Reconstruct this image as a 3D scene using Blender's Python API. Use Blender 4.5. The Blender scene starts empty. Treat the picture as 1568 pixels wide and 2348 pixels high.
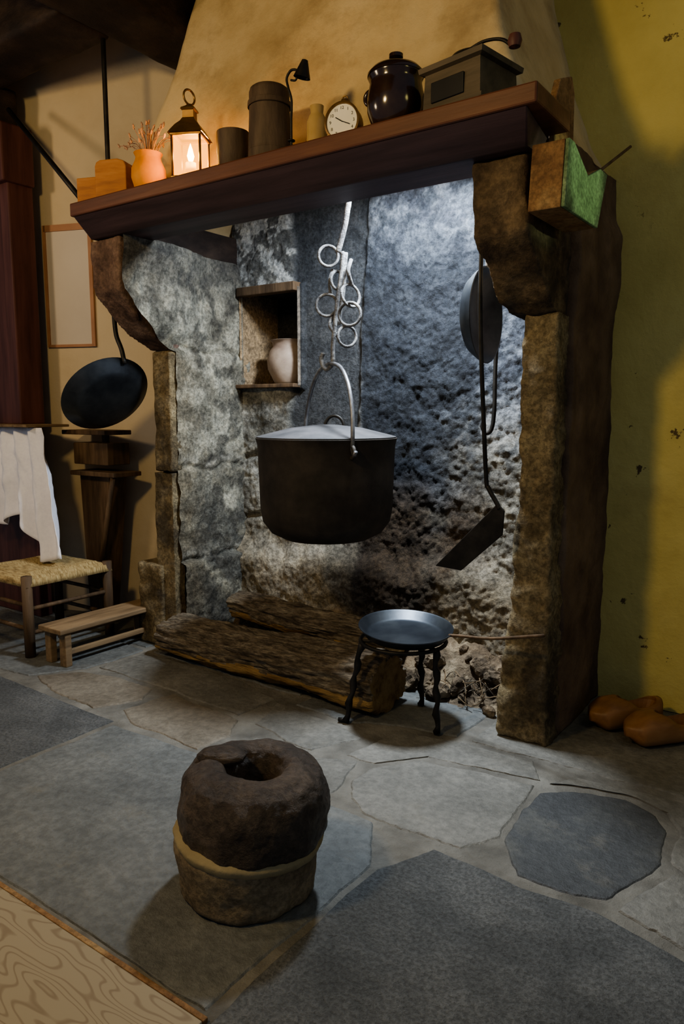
import bpy, bmesh, math, random
from mathutils import Vector, Matrix, noise
random.seed(4)
D=bpy.data; SC=bpy.context.scene; COL=SC.collection
# ------------------------------------------------------------------ materials
def mat(name, cols, scale=8, detail=8, rough=.8, bump=.3, bscale=40, metal=0, dist=.01, attr=False, speck=0, spec=.3, rough2=None, stretch=(1,1,1), nrough=.6, stain=None):
    m=D.materials.new(name); m.use_nodes=True; nt=m.node_tree; N=nt.nodes; L=nt.links
    b=N['Principled BSDF']; b.inputs['Metallic'].default_value=metal; b.inputs['Roughness'].default_value=rough
    b.inputs['Specular IOR Level'].default_value=spec
    tc=N.new('ShaderNodeTexCoord'); mp=N.new('ShaderNodeMapping'); mp.inputs['Scale'].default_value=stretch
    L.new(tc.outputs['Object'],mp.inputs[0])
    n=N.new('ShaderNodeTexNoise'); n.inputs['Scale'].default_value=scale; n.inputs['Detail'].default_value=detail; n.inputs['Roughness'].default_value=nrough
    L.new(mp.outputs[0],n.inputs['Vector'])
    r=N.new('ShaderNodeValToRGB'); el=r.color_ramp.elements
    k=len(cols)
    for i,c in enumerate(cols):
        pos=.3+.4*i/max(1,k-1)
        if i<2: e=el[i]; e.position=pos
        else: e=el.new(pos)
        e.color=(*c,1)
    if k==1: el[1].color=(*cols[0],1)
    L.new(n.outputs['Fac'],r.inputs[0]); out=r.outputs[0]
    if attr:
        a=N.new('ShaderNodeVertexColor'); a.layer_name='Col'
        mx=N.new('ShaderNodeMixRGB'); mx.blend_type='MULTIPLY'; mx.inputs[0].default_value=1
        L.new(a.outputs[0],mx.inputs[1]); L.new(out,mx.inputs[2]); out=mx.outputs[0]
    nb=N.new('ShaderNodeTexNoise'); nb.inputs['Scale'].default_value=bscale; nb.inputs['Detail'].default_value=6; nb.inputs['Roughness'].default_value=.7
    L.new(mp.outputs[0],nb.inputs['Vector'])
    if speck:
        rs=N.new('ShaderNodeValToRGB'); rs.color_ramp.elements[0].position=.40; rs.color_ramp.elements[1].position=.60
        rs.color_ramp.elements[0].color=(1-speck,)*3+(1,); rs.color_ramp.elements[1].color=(1+speck*.5,)*3+(1,)
        L.new(nb.outputs['Fac'],rs.inputs[0])
        m2=N.new('ShaderNodeMixRGB'); m2.blend_type='MULTIPLY'; m2.inputs[0].default_value=1
        L.new(out,m2.inputs[1]); L.new(rs.outputs[0],m2.inputs[2]); out=m2.outputs[0]
    if stain:
        sc_,ss_,lo,hi,am=stain
        n3=N.new('ShaderNodeTexNoise'); n3.inputs['Scale'].default_value=ss_; n3.inputs['Detail'].default_value=9; n3.inputs['Roughness'].default_value=.68
        L.new(tc.outputs['Object'],n3.inputs['Vector'])
        r3=N.new('ShaderNodeMapRange'); r3.inputs[1].default_value=lo; r3.inputs[2].default_value=hi; r3.inputs[3].default_value=0; r3.inputs[4].default_value=am
        L.new(n3.outputs['Fac'],r3.inputs[0])
        m3=N.new('ShaderNodeMixRGB'); m3.inputs[2].default_value=(*sc_,1)
        L.new(r3.outputs[0],m3.inputs[0]); L.new(out,m3.inputs[1]); out=m3.outputs[0]
    L.new(out,b.inputs['Base Color'])
    if bump:
        bp=N.new('ShaderNodeBump'); bp.inputs['Strength'].default_value=bump; bp.inputs['Distance'].default_value=dist
        L.new(nb.outputs['Fac'],bp.inputs['Height'])
        b2=N.new('ShaderNodeBump'); b2.inputs['Strength'].default_value=min(1,bump); b2.inputs['Distance'].default_value=dist*2.5
        L.new(n.outputs['Fac'],b2.inputs['Height']); L.new(bp.outputs[0],b2.inputs['Normal']); L.new(b2.outputs[0],b.inputs['Normal'])
    if rough2 is not None:
        mr=N.new('ShaderNodeMapRange'); mr.inputs[3].default_value=rough; mr.inputs[4].default_value=rough2
        L.new(n.outputs['Fac'],mr.inputs[0]); L.new(mr.outputs[0],b.inputs['Roughness'])
    return m
def emis(name,col,s,alpha=None):
    m=D.materials.new(name); m.use_nodes=True; nt=m.node_tree; nt.nodes.clear()
    e=nt.nodes.new('ShaderNodeEmission'); e.inputs[0].default_value=(*col,1); e.inputs[1].default_value=s
    o=nt.nodes.new('ShaderNodeOutputMaterial')
    if alpha:
        t=nt.nodes.new('ShaderNodeBsdfTransparent'); mx=nt.nodes.new('ShaderNodeMixShader'); mx.inputs[0].default_value=alpha
        nt.links.new(t.outputs[0],mx.inputs[1]); nt.links.new(e.outputs[0],mx.inputs[2]); nt.links.new(mx.outputs[0],o.inputs[0])
    else: nt.links.new(e.outputs[0],o.inputs[0])
    return m
M={}
M['hearth']=mat('hearth_granite',[(.40,.40,.40),(.95,.95,.95),(1.5,1.45,1.35)],scale=13,detail=12,nrough=.72,rough=.85,bump=.9,bscale=60,dist=.010,attr=True,speck=.40)
M['granite']=mat('pillar_granite',[(.11,.08,.045),(.29,.225,.13),(.46,.38,.235)],scale=7,detail=12,nrough=.7,rough=.9,bump=1,bscale=60,dist=.01,speck=.4,stain=((.05,.04,.03),3,.5,.62,.75))
M['granite2']=mat('corbel_granite',[(.05,.035,.025),(.13,.092,.055),(.24,.175,.105)],scale=6,rough=.9,bump=.7,bscale=45,dist=.01,speck=.3,stain=((.03,.023,.018),5,.48,.6,.7))
M['side']=mat('pillar_plaster',[(.08,.05,.034),(.15,.10,.066),(.22,.15,.10)],scale=4,rough=.9,bump=.6,bscale=18,dist=.012,stain=((.05,.032,.024),3,.5,.65,.6))
M['corbL']=mat('left_corbel_stone',[(.07,.042,.032),(.16,.10,.075),(.25,.17,.13)],scale=9,rough=.8,bump=.7,bscale=50,dist=.01,speck=.3)  # dark brown holds the warm shade on the grey corbel's front
M['hood']=mat('hood_plaster',[(.40,.29,.15),(.55,.43,.25),(.64,.52,.33)],scale=2.2,rough=.85,bump=.4,bscale=12,dist=.012,stain=((.26,.18,.09),3.5,.50,.68,.55))
M['wallL']=mat('cream_plaster',[(.52,.42,.29),(.63,.53,.38),(.69,.59,.44)],scale=1.6,rough=.85,bump=.2,bscale=14,dist=.015)
M['mantel']=mat('mantel_wood',[(.04,.026,.028),(.075,.046,.05),(.115,.07,.074)],scale=5,rough=.5,bump=.15,bscale=30,dist=.004,stretch=(.25,3,3))
M['mantel_top']=mat('mantel_board_wood',[(.06,.024,.015),(.105,.041,.025),(.16,.067,.038)],scale=5,rough=.5,bump=.15,bscale=30,dist=.004,stretch=(.25,3,3))
M['iron']=mat('cast_iron',[(.012,.012,.012),(.028,.026,.024),(.05,.045,.04)],scale=12,rough=.5,bump=.2,bscale=90,dist=.002,metal=.6,spec=.5)
M['iron2']=mat('cauldron_iron',[(.022,.018,.014),(.038,.031,.025),(.06,.048,.037)],scale=9,rough=.65,bump=.25,bscale=120,dist=.002,metal=.2,spec=.35)
M['lid']=mat('cauldron_lid_iron',[(.05,.05,.053),(.085,.084,.088),(.125,.12,.125)],scale=9,rough=.6,bump=.2,bscale=120,dist=.002,metal=.3,spec=.4)
M['steel']=mat('worn_iron_grey',[(.09,.09,.1),(.19,.19,.2),(.32,.32,.32)],scale=20,rough=.45,bump=.3,bscale=120,dist=.002,metal=.7,spec=.5)
M['chain']=mat('whitish_lit_iron',[(.05,.05,.055),(.15,.15,.155),(.34,.34,.33)],scale=30,rough=.7,bump=.9,bscale=90,dist=.005,metal=.2)  # pale greys put the whitish light on the chain into its colour
M['pan']=mat('pan_steel',[(.03,.035,.045),(.06,.068,.08),(.1,.11,.12)],scale=6,rough=.38,bump=.1,bscale=80,dist=.001,metal=.8,spec=.5)
M['wood']=mat('old_wood',[(.05,.032,.02),(.11,.07,.04),(.17,.11,.065)],scale=6,rough=.7,bump=.3,bscale=30,dist=.004,stretch=(4,4,.5))
M['woodh']=mat('old_wood_bench',[(.12,.08,.045),(.22,.15,.085),(.3,.21,.12)],scale=6,rough=.7,bump=.3,bscale=30,dist=.004,stretch=(4,.5,4))
M['dark']=mat('dark_beam_wood',[(.012,.009,.008),(.032,.021,.017),(.065,.043,.032)],scale=5,rough=.7,bump=.5,bscale=22,dist=.008,stretch=(1,1,2))
M['red']=mat('cabinet_wood',[(.055,.022,.018),(.10,.04,.034),(.14,.058,.05)],scale=4,rough=.5,bump=.1,bscale=22,dist=.004,stretch=(4,4,.4))
M['orangewood']=mat('block_wood',[(.25,.10,.035),(.38,.16,.055),(.46,.22,.08)],scale=5,rough=.6,bump=.2,bscale=40,dist=.003,stretch=(1,1,5))
M['boxwood']=mat('salt_box_wood',[(.13,.065,.03),(.26,.15,.07),(.36,.25,.13)],scale=8,rough=.75,bump=.5,bscale=70,dist=.004,speck=.3)
M['boxend']=mat('salt_box_green_lit_end',[(.10,.15,.075),(.17,.25,.13),(.25,.34,.19)],scale=14,rough=.8,bump=.6,bscale=80,dist=.004,speck=.35)  # green tone carries the green light falling on the box end
M['terra']=mat('terracotta',[(.48,.19,.035),(.58,.25,.05),(.66,.31,.08)],scale=8,rough=.7,bump=.2,bscale=60,dist=.002)
M['clay']=mat('brown_clay',[(.16,.11,.085),(.30,.23,.18),(.45,.36,.29)],scale=7,rough=.6,bump=.2,bscale=50,dist=.003)
M['glaze']=mat('brown_glaze',[(.014,.008,.007),(.03,.016,.013),(.05,.03,.022)],scale=7,rough=.15,bump=.1,bscale=30,dist=.001,spec=.6)
M['tank']=mat('tankard_wood',[(.035,.025,.018),(.075,.052,.036),(.12,.085,.06)],scale=7,rough=.6,bump=.4,bscale=40,dist=.003,stretch=(3,3,.6))
M['grind']=mat('grinder_wood',[(.045,.036,.026),(.085,.068,.046),(.13,.10,.068)],scale=5,rough=.6,bump=.2,bscale=40,dist=.003,stretch=(.5,3,3))
M['brass']=mat('aged_brass',[(.12,.07,.03),(.25,.15,.06),(.35,.22,.1)],scale=9,rough=.4,bump=.1,bscale=60,dist=.001,metal=.8,spec=.5)
M['white']=mat('clock_face_white',[(.72,.7,.62),(.8,.77,.7)],rough=.5,bump=0)
M['black']=mat('black_paint',[(.01,.01,.01),(.02,.02,.02)],rough=.4,bump=0)
M['paper']=mat('poster_paper',[(.62,.56,.50),(.68,.62,.56)],scale=3,rough=.5,bump=0)
M['frame']=mat('poster_frame_wood',[(.38,.2,.12),(.5,.28,.17)],scale=6,rough=.5,bump=.1)
M['cloth']=mat('white_cotton',[(.80,.80,.88),(.88,.88,.94)],scale=60,rough=.9,bump=.3,bscale=300,dist=.001)
M['straw']=mat('rush_straw',[(.22,.15,.06),(.44,.32,.15),(.60,.48,.26)],scale=22,rough=.8,bump=.8,bscale=60,dist=.004,stretch=(1,6,1))
M['bark']=mat('log_bark',[(.055,.042,.03),(.33,.265,.19),(.62,.54,.41)],scale=11,detail=12,nrough=.72,rough=.95,bump=1,bscale=30,dist=.02,stretch=(.6,3,3),speck=.5)
M['core']=mat('log_heartwood',[(.11,.06,.022),(.30,.19,.075),(.42,.28,.12)],scale=6,rough=.9,bump=.8,bscale=25,dist=.01,stretch=(.5,4,4))
M['rubble']=mat('ash_rubble',[(.055,.04,.028),(.20,.15,.10),(.42,.34,.23)],scale=9,rough=.95,bump=1,bscale=30,dist=.015,speck=.3)
M['clog']=mat('clog_wood',[(.18,.085,.035),(.27,.135,.055),(.33,.18,.08)],scale=6,rough=.45,bump=.1,bscale=30,dist=.002,stretch=(1,3,3))
M['glass']=mat('jar_glass',[(.4,.28,.12),(.5,.36,.17)],rough=.15,bump=0)
M['flower']=mat('dried_flowers',[(.32,.17,.14),(.5,.34,.24)],scale=30,rough=.9,bump=.3)
M['quern']=mat('quern_stone',[(.03,.022,.018),(.085,.062,.046),(.17,.128,.095)],scale=8,detail=12,nrough=.7,rough=.42,bump=1,bscale=55,dist=.008,speck=.35,rough2=.4,spec=.55)
M['quern2']=mat('quern_base_stone',[(.12,.09,.055),(.20,.155,.10),(.29,.235,.15)],scale=7,rough=.7,bump=.8,bscale=60,dist=.006,speck=.3)
M['quern3']=mat('quern_pale_band',[(.24,.195,.11),(.34,.285,.17)],scale=7,rough=.7,bump=.5,bscale=60,dist=.003)  # paler tone stands in for light on the tilted ledge top
FC=dict(
 dark=[(.062,.066,.068),(.112,.116,.117),(.18,.182,.178)],
 mid=[(.092,.096,.095),(.135,.14,.136),(.185,.187,.178)],
 warm=[(.10,.096,.084),(.155,.149,.132),(.225,.215,.19)],
 slate=[(.036,.037,.039),(.054,.056,.058),(.11,.108,.095)],
 brown=[(.115,.098,.073),(.168,.145,.113),(.225,.20,.16)])
FM=[mat('floor_mortar',[(.085,.08,.07),(.15,.142,.125),(.22,.21,.185)],scale=6,rough=.8,bump=.8,bscale=30,dist=.010)]
fi={}
for i,(k,v) in enumerate(FC.items()):
    fi[k]=i+1
    FM.append(mat('flagstone_'+k,v,scale=3.5,rough=.42,bump=1 if k=='dark' else .7,bscale=95 if k=='dark' else 38,dist=.008,speck=.35 if k=='dark' else .2,rough2=.8,spec=.5,nrough=.7,stain=((.20,.18,.14),5,.58,.75,.5) if k!='dark' else None))
def yellow():
    m=mat('yellow_limewash',[(.52,.43,.15),(.64,.54,.20),(.70,.61,.25)],scale=1.5,rough=.85,bump=.4,bscale=10,dist=.015,stain=((.36,.27,.10),1.6,.5,.7,.5))
    nt=m.node_tree; N=nt.nodes; L=nt.links; b=N['Principled BSDF']; src=b.inputs['Base Color'].links[0].from_socket
    tc=N.new('ShaderNodeTexCoord'); n=N.new('ShaderNodeTexNoise'); n.inputs['Scale'].default_value=9; n.inputs['Detail'].default_value=7; n.inputs['Roughness'].default_value=.65
    L.new(tc.outputs['Object'],n.inputs['Vector'])
    r=N.new('ShaderNodeValToRGB'); r.color_ramp.elements[0].position=.655; r.color_ramp.elements[1].position=.675
    r.color_ramp.elements[0].color=(0,0,0,1); r.color_ramp.elements[1].color=(1,1,1,1)
    L.new(n.outputs['Fac'],r.inputs[0])
    mx=N.new('ShaderNodeMixRGB'); mx.inputs[2].default_value=(.14,.10,.05,1)
    L.new(r.outputs[0],mx.inputs[0]); L.new(src,mx.inputs[1]); L.new(mx.outputs[0],b.inputs['Base Color'])
    return m
M['yellow']=yellow()
def ringwood():
    m=D.materials.new('pine_board'); m.use_nodes=True; nt=m.node_tree; N=nt.nodes; L=nt.links; b=N['Principled BSDF']
    tc=N.new('ShaderNodeTexCoord'); mp=N.new('ShaderNodeMapping'); mp.inputs['Scale'].default_value=(1.8,6,1); mp.inputs['Rotation'].default_value=(0,0,.12)
    L.new(tc.outputs['Object'],mp.inputs[0])
    n=N.new('ShaderNodeTexNoise'); n.inputs['Scale'].default_value=1.6; n.inputs['Detail'].default_value=1.5; L.new(mp.outputs[0],n.inputs['Vector'])
    mu=N.new('ShaderNodeMath'); mu.operation='MULTIPLY'; mu.inputs[1].default_value=120; L.new(n.outputs['Fac'],mu.inputs[0])
    si=N.new('ShaderNodeMath'); si.operation='SINE'; L.new(mu.outputs[0],si.inputs[0])
    r=N.new('ShaderNodeValToRGB'); r.color_ramp.elements[0].position=.5; r.color_ramp.elements[1].position=1
    r.color_ramp.elements[0].color=(.30,.25,.17,1); r.color_ramp.elements[1].color=(.22,.17,.11,1)
    L.new(si.outputs[0],r.inputs[0]); L.new(r.outputs[0],b.inputs['Base Color']); b.inputs['Roughness'].default_value=.6
    return m
M['pine']=ringwood()
# ------------------------------------------------------------------ mesh helpers
def new(name,verts,faces,m=None,parent=None,smooth=False):
    me=D.meshes.new(name); me.from_pydata([tuple(v) for v in verts],[],faces); me.update()
    bm=bmesh.new(); bm.from_mesh(me); bmesh.ops.recalc_face_normals(bm,faces=bm.faces); bm.to_mesh(me); bm.free()
    if m: me.materials.append(M[m] if isinstance(m,str) else m)
    if smooth: me.polygons.foreach_set('use_smooth',[True]*len(me.polygons))
    o=D.objects.new(name,me); COL.objects.link(o)
    if parent: o.parent=parent
    return o
def empty(name,loc=(0,0,0),rot=(0,0,0)):
    e=D.objects.new(name,None); e.location=loc; e.rotation_euler=rot; e.empty_display_size=.1; COL.objects.link(e); return e
def bev(o,w=.004,s=2):
    b=o.modifiers.new('bev','BEVEL'); b.width=w; b.segments=s; b.limit_method='ANGLE'; return o
def box(name,x0,x1,y0,y1,z0,z1,m,parent=None,bv=.004):
    v=[(x,y,z) for z in (z0,z1) for y in (y0,y1) for x in (x0,x1)]
    f=[(0,1,3,2),(4,5,7,6),(0,1,5,4),(2,3,7,6),(0,2,6,4),(1,3,7,5)]
    o=new(name,v,f,m,parent)
    if bv: bev(o,bv)
    return o
def prism(name,poly,axis,a,b,m,parent=None,bv=0):
    n=len(poly); v=[]
    for k in (a,b):
        for p in poly:
            if axis=='x': v.append((k,p[0],p[1]))
            elif axis=='y': v.append((p[0],k,p[1]))
            else: v.append((p[0],p[1],k))
    f=[tuple(range(n)),tuple(range(2*n-1,n-1,-1))]+[(i,(i+1)%n,n+(i+1)%n,n+i) for i in range(n)]
    o=new(name,v,f,m,parent)
    if bv: bev(o,bv)
    return o
_tex={}
def rough(o,vox=.015,amp=.012,size=.12,smooth=True):
    r=o.modifiers.new('rm','REMESH'); r.mode='VOXEL'; r.voxel_size=vox; r.use_smooth_shade=smooth
    if size not in _tex:
        t=D.textures.new('clouds%s'%size,'CLOUDS'); t.noise_scale=size; t.noise_depth=4; _tex[size]=t
    d=o.modifiers.new('dp','DISPLACE'); d.texture=_tex[size]; d.strength=amp*2; d.mid_level=.5; d.texture_coords='GLOBAL'
    return o
def lathe(name,prof,m,parent=None,seg=40,loc=(0,0,0),smooth=True,close=False):
    v=[];f=[];n=len(prof)
    for r,z in prof:
        for i in range(seg):
            a=2*math.pi*i/seg; v.append((r*math.cos(a)+loc[0],r*math.sin(a)+loc[1],z+loc[2]))
    for j in range(n-1):
        for i in range(seg):
            f.append((j*seg+i,j*seg+(i+1)%seg,(j+1)*seg+(i+1)%seg,(j+1)*seg+i))
    if close:
        f.append(tuple(range(seg))); f.append(tuple((n-1)*seg+i for i in range(seg)))
    o=new(name,v,f,m,parent)
    if smooth:
        o.data.polygons.foreach_set('use_smooth',[True]*len(o.data.polygons))
        try: o.data.set_sharp_from_angle(angle=math.radians(50))
        except Exception: pass
    return o
def tube(name,pts,r,m,parent=None,seg=8,closed=False,flat=1.0):
    P=[Vector(p) for p in pts]; n=len(P); v=[];f=[]
    R=r if isinstance(r,(list,tuple)) else [r]*n
    up=None
    for i in range(n):
        if closed: t=(P[(i+1)%n]-P[i-1]).normalized()
        else: t=(P[min(i+1,n-1)]-P[max(i-1,0)]).normalized()
        if up is None:
            a=Vector((0,0,1)) if abs(t.z)<.9 else Vector((1,0,0)); up=(a-t*a.dot(t)).normalized()
        else: up=(up-t*up.dot(t)).normalized()
        s=t.cross(up)
        for k in range(seg):
            an=2*math.pi*k/seg; v.append(P[i]+(up*math.cos(an)*flat+s*math.sin(an))*R[i])
    rng=n if closed else n-1
    for i in range(rng):
        for k in range(seg):
            j=(i+1)%n; f.append((i*seg+k,i*seg+(k+1)%seg,j*seg+(k+1)%seg,j*seg+k))
    if not closed: f.append(tuple(range(seg))); f.append(tuple((n-1)*seg+k for k in range(seg)))
    return new(name,v,f,m,parent,smooth=True)
def ring(name,c,nrm,r,th,m,parent=None,a0=0,a1=360,seg=28,sx=1):
    nrm=Vector(nrm).normalized(); a=Vector((0,0,1)) if abs(nrm.z)<.9 else Vector((1,0,0))
    u=(a-nrm*a.dot(nrm)).normalized(); w=nrm.cross(u); c=Vector(c)
    full=(a1-a0)>=360; k=seg if full else seg+1
    pts=[c+(u*math.cos(math.radians(a0+(a1-a0)*i/seg))+w*sx*math.sin(math.radians(a0+(a1-a0)*i/seg)))*r for i in range(k)]
    return tube(name,pts,th,m,parent,closed=full)
def smoothpts(pts,n=8):
    P=[Vector(p) for p in pts]; out=[]
    P=[2*P[0]-P[1]]+P+[2*P[-1]-P[-2]]
    for i in range(1,len(P)-2):
        for k in range(n):
            t=k/n; a,b,c,d=P[i-1:i+3]
            out.append(.5*((2*b)+(c-a)*t+(2*a-5*b+4*c-d)*t*t+(3*b-a-3*c+d)*t**3))
    out.append(P[-2]); return out
def fbm(x,y,z,o=4): return noise.fractal(Vector((x,y,z)),.9,2.1,o,noise_basis='PERLIN_ORIGINAL')
def ss(a,b,x):
    t=max(0,min(1,(x-a)/(b-a))); return t*t*(3-2*t)
def lerp(a,b,t): return tuple(a[i]*(1-t)+b[i]*t for i in range(3))
# ------------------------------------------------------------------ room shell
S=dict(
S1=('dark',[(-3.41,-.73),(-2.33,-.755),(-2.33,-1.33),(-3.2,-1.33)]),
S1b=('mid',[(-4.6,-.73),(-3.43,-.72),(-3.22,-1.33),(-4.6,-1.33)]),
S2=('mid',[(-2.9,-1.35),(-2.31,-1.345),(-2.30,-.78),(-1.86,-.755),(-1.37,-.77),(-1.11,-.775),(-1.0,-.96),(-1.0,-1.18),(-1.01,-1.555),(-2.9,-1.555)]),
S3=('dark',[(-.97,-2.4),(-.985,-1.18),(-.98,-.96),(-.90,-.79),(-.76,-.80),(-.64,-.81),(-.45,-.79),(-.24,-.85),(.3,-.9),(.6,-2.4)]),
S4=('slate',[(-.75,-.64),(-.775,-.45),(-.77,-.32),(-.65,-.235),(-.53,-.21),(-.44,-.25),(-.385,-.33),(-.36,-.50),(-.395,-.62),(-.44,-.73),(-.55,-.765),(-.66,-.77),(-.71,-.72)]),
S5=('warm',[(-1.24,-.70),(-1.30,-.60),(-1.295,-.50),(-1.20,-.35),(-1.0,-.31),(-.80,-.29),(-.785,-.45),(-.77,-.63),(-.84,-.74),(-.99,-.755),(-1.15,-.755)]),
S6=('warm',[(-.76,-.25),(-.71,-.16),(-.5,-.14),(.1,-.12),(.1,-.45),(-.30,-.52),(-.345,-.47),(-.355,-.32),(-.42,-.22),(-.54,-.175),(-.66,-.20)]),
S7=('warm',[(-.41,-.755),(-.36,-.63),(-.33,-.535),(.1,-.47),(.1,-.84),(-.23,-.82)]),
S9=('brown',[(-3.04,-.64),(-2.91,-.48),(-2.68,-.43),(-2.47,-.445),(-2.41,-.55),(-2.50,-.71),(-2.77,-.715)]),
S10=('brown',[(-2.39,-.66),(-2.36,-.43),(-1.95,-.46),(-1.86,-.59),(-1.88,-.73),(-2.25,-.735)]),
S11=('warm',[(-2.90,-.40),(-2.89,-.13),(-2.21,-.15),(-1.96,-.22),(-1.98,-.43),(-2.39,-.405)]),
S12=('warm',[(-1.87,-.45),(-1.92,-.24),(-1.59,-.28),(-1.45,-.32),(-1.55,-.50),(-1.67,-.50)]),
S13=('warm',[(-1.80,-.62),(-1.78,-.54),(-1.51,-.54),(-1.37,-.47),(-1.31,-.64),(-1.32,-.74),(-1.8,-.73)]),
S14=('warm',[(-1.43,-.46),(-1.38,-.20),(-1.16,-.14),(-.87,-.13),(-.80,-.25),(-1.19,-.31),(-1.31,-.46)]),
S16=('warm',[(-1.11,-.11),(-.75,-.10),(-.30,-.09),(.3,-.09),(.3,.6),(-1.11,.6)]),
S17=('mid',[(-4.6,-.70),(-3.45,-.70),(-3.08,-.66),(-2.93,-.44),(-2.93,-.12),(-3.3,-.05),(-4.6,-.1)]),
S18=('mid',[(-1.40,-.15),(-1.17,-.10),(-1.13,.6),(-1.8,.6),(-1.85,-.21),(-1.6,-.24)]),
S19=('mid',[(-2.86,-.10),(-1.9,-.13),(-1.85,.6),(-2.86,.6)]),
S20=('mid',[(-4.6,-.07),(-2.96,-.07),(-2.9,.6),(-4.6,.6)]),
)
V=[];Fc=[];MI=[]
V+=[(-5,-2.6,-.005),(1.2,-2.6,-.005),(1.2,.7,-.005),(-5,.7,-.005)]; Fc.append((0,1,2,3)); MI.append(0)
for k,(mk,poly) in S.items():
    pl=[]
    n=len(poly)
    for i in range(n):
        a=Vector(poly[i]); b=Vector(poly[(i+1)%n]); L=(b-a).length; c=max(1,int(L/.018))
        for j in range(c):
            p=a.lerp(b,j/c)
            q=Vector((p.x*7,p.y*7,1.3))
            nx=.013*noise.noise(q)+.006*noise.noise(q*5); ny=.013*noise.noise(q+Vector((9,4,2)))+.006*noise.noise(q*5+Vector((3,3,3)))
            if mk=='dark' or k=='S2': nx*=.5; ny*=.5
            pl.append((p.x+nx,p.y+ny))
    h=random.uniform(-.001,.001)
    cx=sum(p[0] for p in pl)/len(pl); cy=sum(p[1] for p in pl)/len(pl)
    b0=len(V); n=len(pl)
    for sc,z in ((0,-.03),(0,-.005+h),(.005,-.001+h),(.010,h)):
        for p in pl:
            d=Vector((cx-p[0],cy-p[1])).normalized()*sc; V.append((p[0]+d.x,p[1]+d.y,z))
    for lv in (0,1,2):
        for i in range(n):
            Fc.append((b0+lv*n+i,b0+lv*n+(i+1)%n,b0+(lv+1)*n+(i+1)%n,b0+(lv+1)*n+i)); MI.append(fi[mk])
    Fc.append(tuple(b0+3*n+i for i in range(n))); MI.append(fi[mk])
me=D.meshes.new('floor'); me.from_pydata(V,[],Fc); me.update()
for m_ in FM: me.materials.append(m_)
me.polygons.foreach_set('material_index',MI)
bm=bmesh.new(); bm.from_mesh(me); bmesh.ops.recalc_face_normals(bm,faces=[f for f in bm.faces if f.index>0]); bm.to_mesh(me); bm.free()
fo=D.objects.new('floor',me); COL.objects.link(fo)
g=empty('pine_floor_boards')
box('board_1',-4.6,-.985,-2.6,-1.585,-.01,.008,'pine',g,.003)
box('dark_strip',-4.6,-1.93,-1.58,-1.562,-.01,.012,'dark',g,.003)  # narrow dark strip along the edge of the boards
box('edge_strip',-1.93,-.985,-1.583,-1.570,-.01,.006,'boxwood',g,.002)
def grid(name,fn,nu,nv,m,parent=None,skip=None,colfn=None,smooth=True,mat_fn=None):
    v=[];f=[];ids={}
    for j in range(nv+1):
        for i in range(nu+1): v.append(fn(i/nu,j/nv))
    for j in range(nv):
        for i in range(nu):
            if skip and skip((i+.5)/nu,(j+.5)/nv): continue
            f.append((j*(nu+1)+i,j*(nu+1)+i+1,(j+1)*(nu+1)+i+1,(j+1)*(nu+1)+i))
    o=new(name,v,f,m,parent,smooth)
    if colfn:
        ca=o.data.color_attributes.new('Col','FLOAT_COLOR','POINT')
        for i,vv in enumerate(o.data.vertices):
            c=colfn(*vv.co); ca.data[i].color=(*c,1)
    return o
prism('wall_right',[(-.95,0),(1.2,0),(1.2,3.4),(-1.6,3.4),(-1.6,2.12),(-.95,2.12)],'y',.6,.8,'yellow')
a=Vector((-2.85,.52,0)); dr=Vector((-.94,-.34,0)); nn=Vector((.34,-.94,0))
c=[a,a+dr*2.2,a+dr*2.2-nn*.15,a-nn*.15]
new('wall_left',[tuple(p)[:2]+(0,) for p in c]+[tuple(p)[:2]+(3.4,) for p in c],[(0,1,2,3),(4,5,6,7),(0,1,5,4),(1,2,6,5),(2,3,7,6),(3,0,4,7)],'wallL')
box('wall_back',-3.0,-.9,.86,1.0,0,3.4,'wallL',None,0)
g=empty('ceiling')
for i in range(14):
    x=-5+i*.30
    box('plank_%d'%i,x,x+.285,-2.6,.6,3.2,3.23,'dark',g,.004)
box('plank_back',-5,-.8,-2.6,.6,3.232,3.26,'dark',g,0)
g=empty('ceiling_beams')
rough(box('main_beam',-3.0,-2.66,-2.6,.55,2.9,3.2,'dark',g,0),.03,.012,.3)
rough(box('cross_beam',-4.9,-3.0,-.40,-.10,2.9,3.18,'dark',g,0),.03,.012,.3)
rough(box('cross_beam_rear',-4.9,-3.0,-1.3,-1.05,2.95,3.18,'dark',g,0),.03,.012,.3)
rough(box('post',-4.6,-3.92,-.36,-.02,2.70,2.92,'dark',g,0),.03,.015,.3)
g=empty('iron_brace')
tube('bar',[(-3.84,-.12,2.78),(-3.04,-.2,2.10)],.013,'iron',g)
# ------------------------------------------------------------------ fireplace
FP=empty('stone_fireplace')
def pillarblock(name,x0,x1,y0,y1,z0,z1,m,amp=.012,vox=.014):
    o=box(name,x0,x1,y0,y1,z0+.003,z1-.003,m,FP,0); rough(o,vox,amp,.09); return o
prof=[(-1.05,0),(-1.058,.18),(-1.04,.34),(-1.02,.50),(-1.012,.74),(-.998,.9),(-1.0,1.12),(-1.003,1.40),(-1.0,1.53),(-.878,1.53),(-.876,1.0),(-.872,.5),(-.868,0)]
o=prism('right_pillar',prof,'y',-.01,.14,'granite',FP); rough(o,.011,.018,.08)
box('right_pillar_joint',-.99,-.89,.01,.12,1.50,1.56,'granite2',FP,0)
o=prism('right_pillar_side',[(-1.0,0),(-.862,0),(-.862,1.5),(-.845,1.7),(-.852,1.88),(-.875,1.94),(-.88,2.1),(-1.0,2.1)],'y',.10,.66,'side',FP); rough(o,.016,.018,.2)
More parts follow.
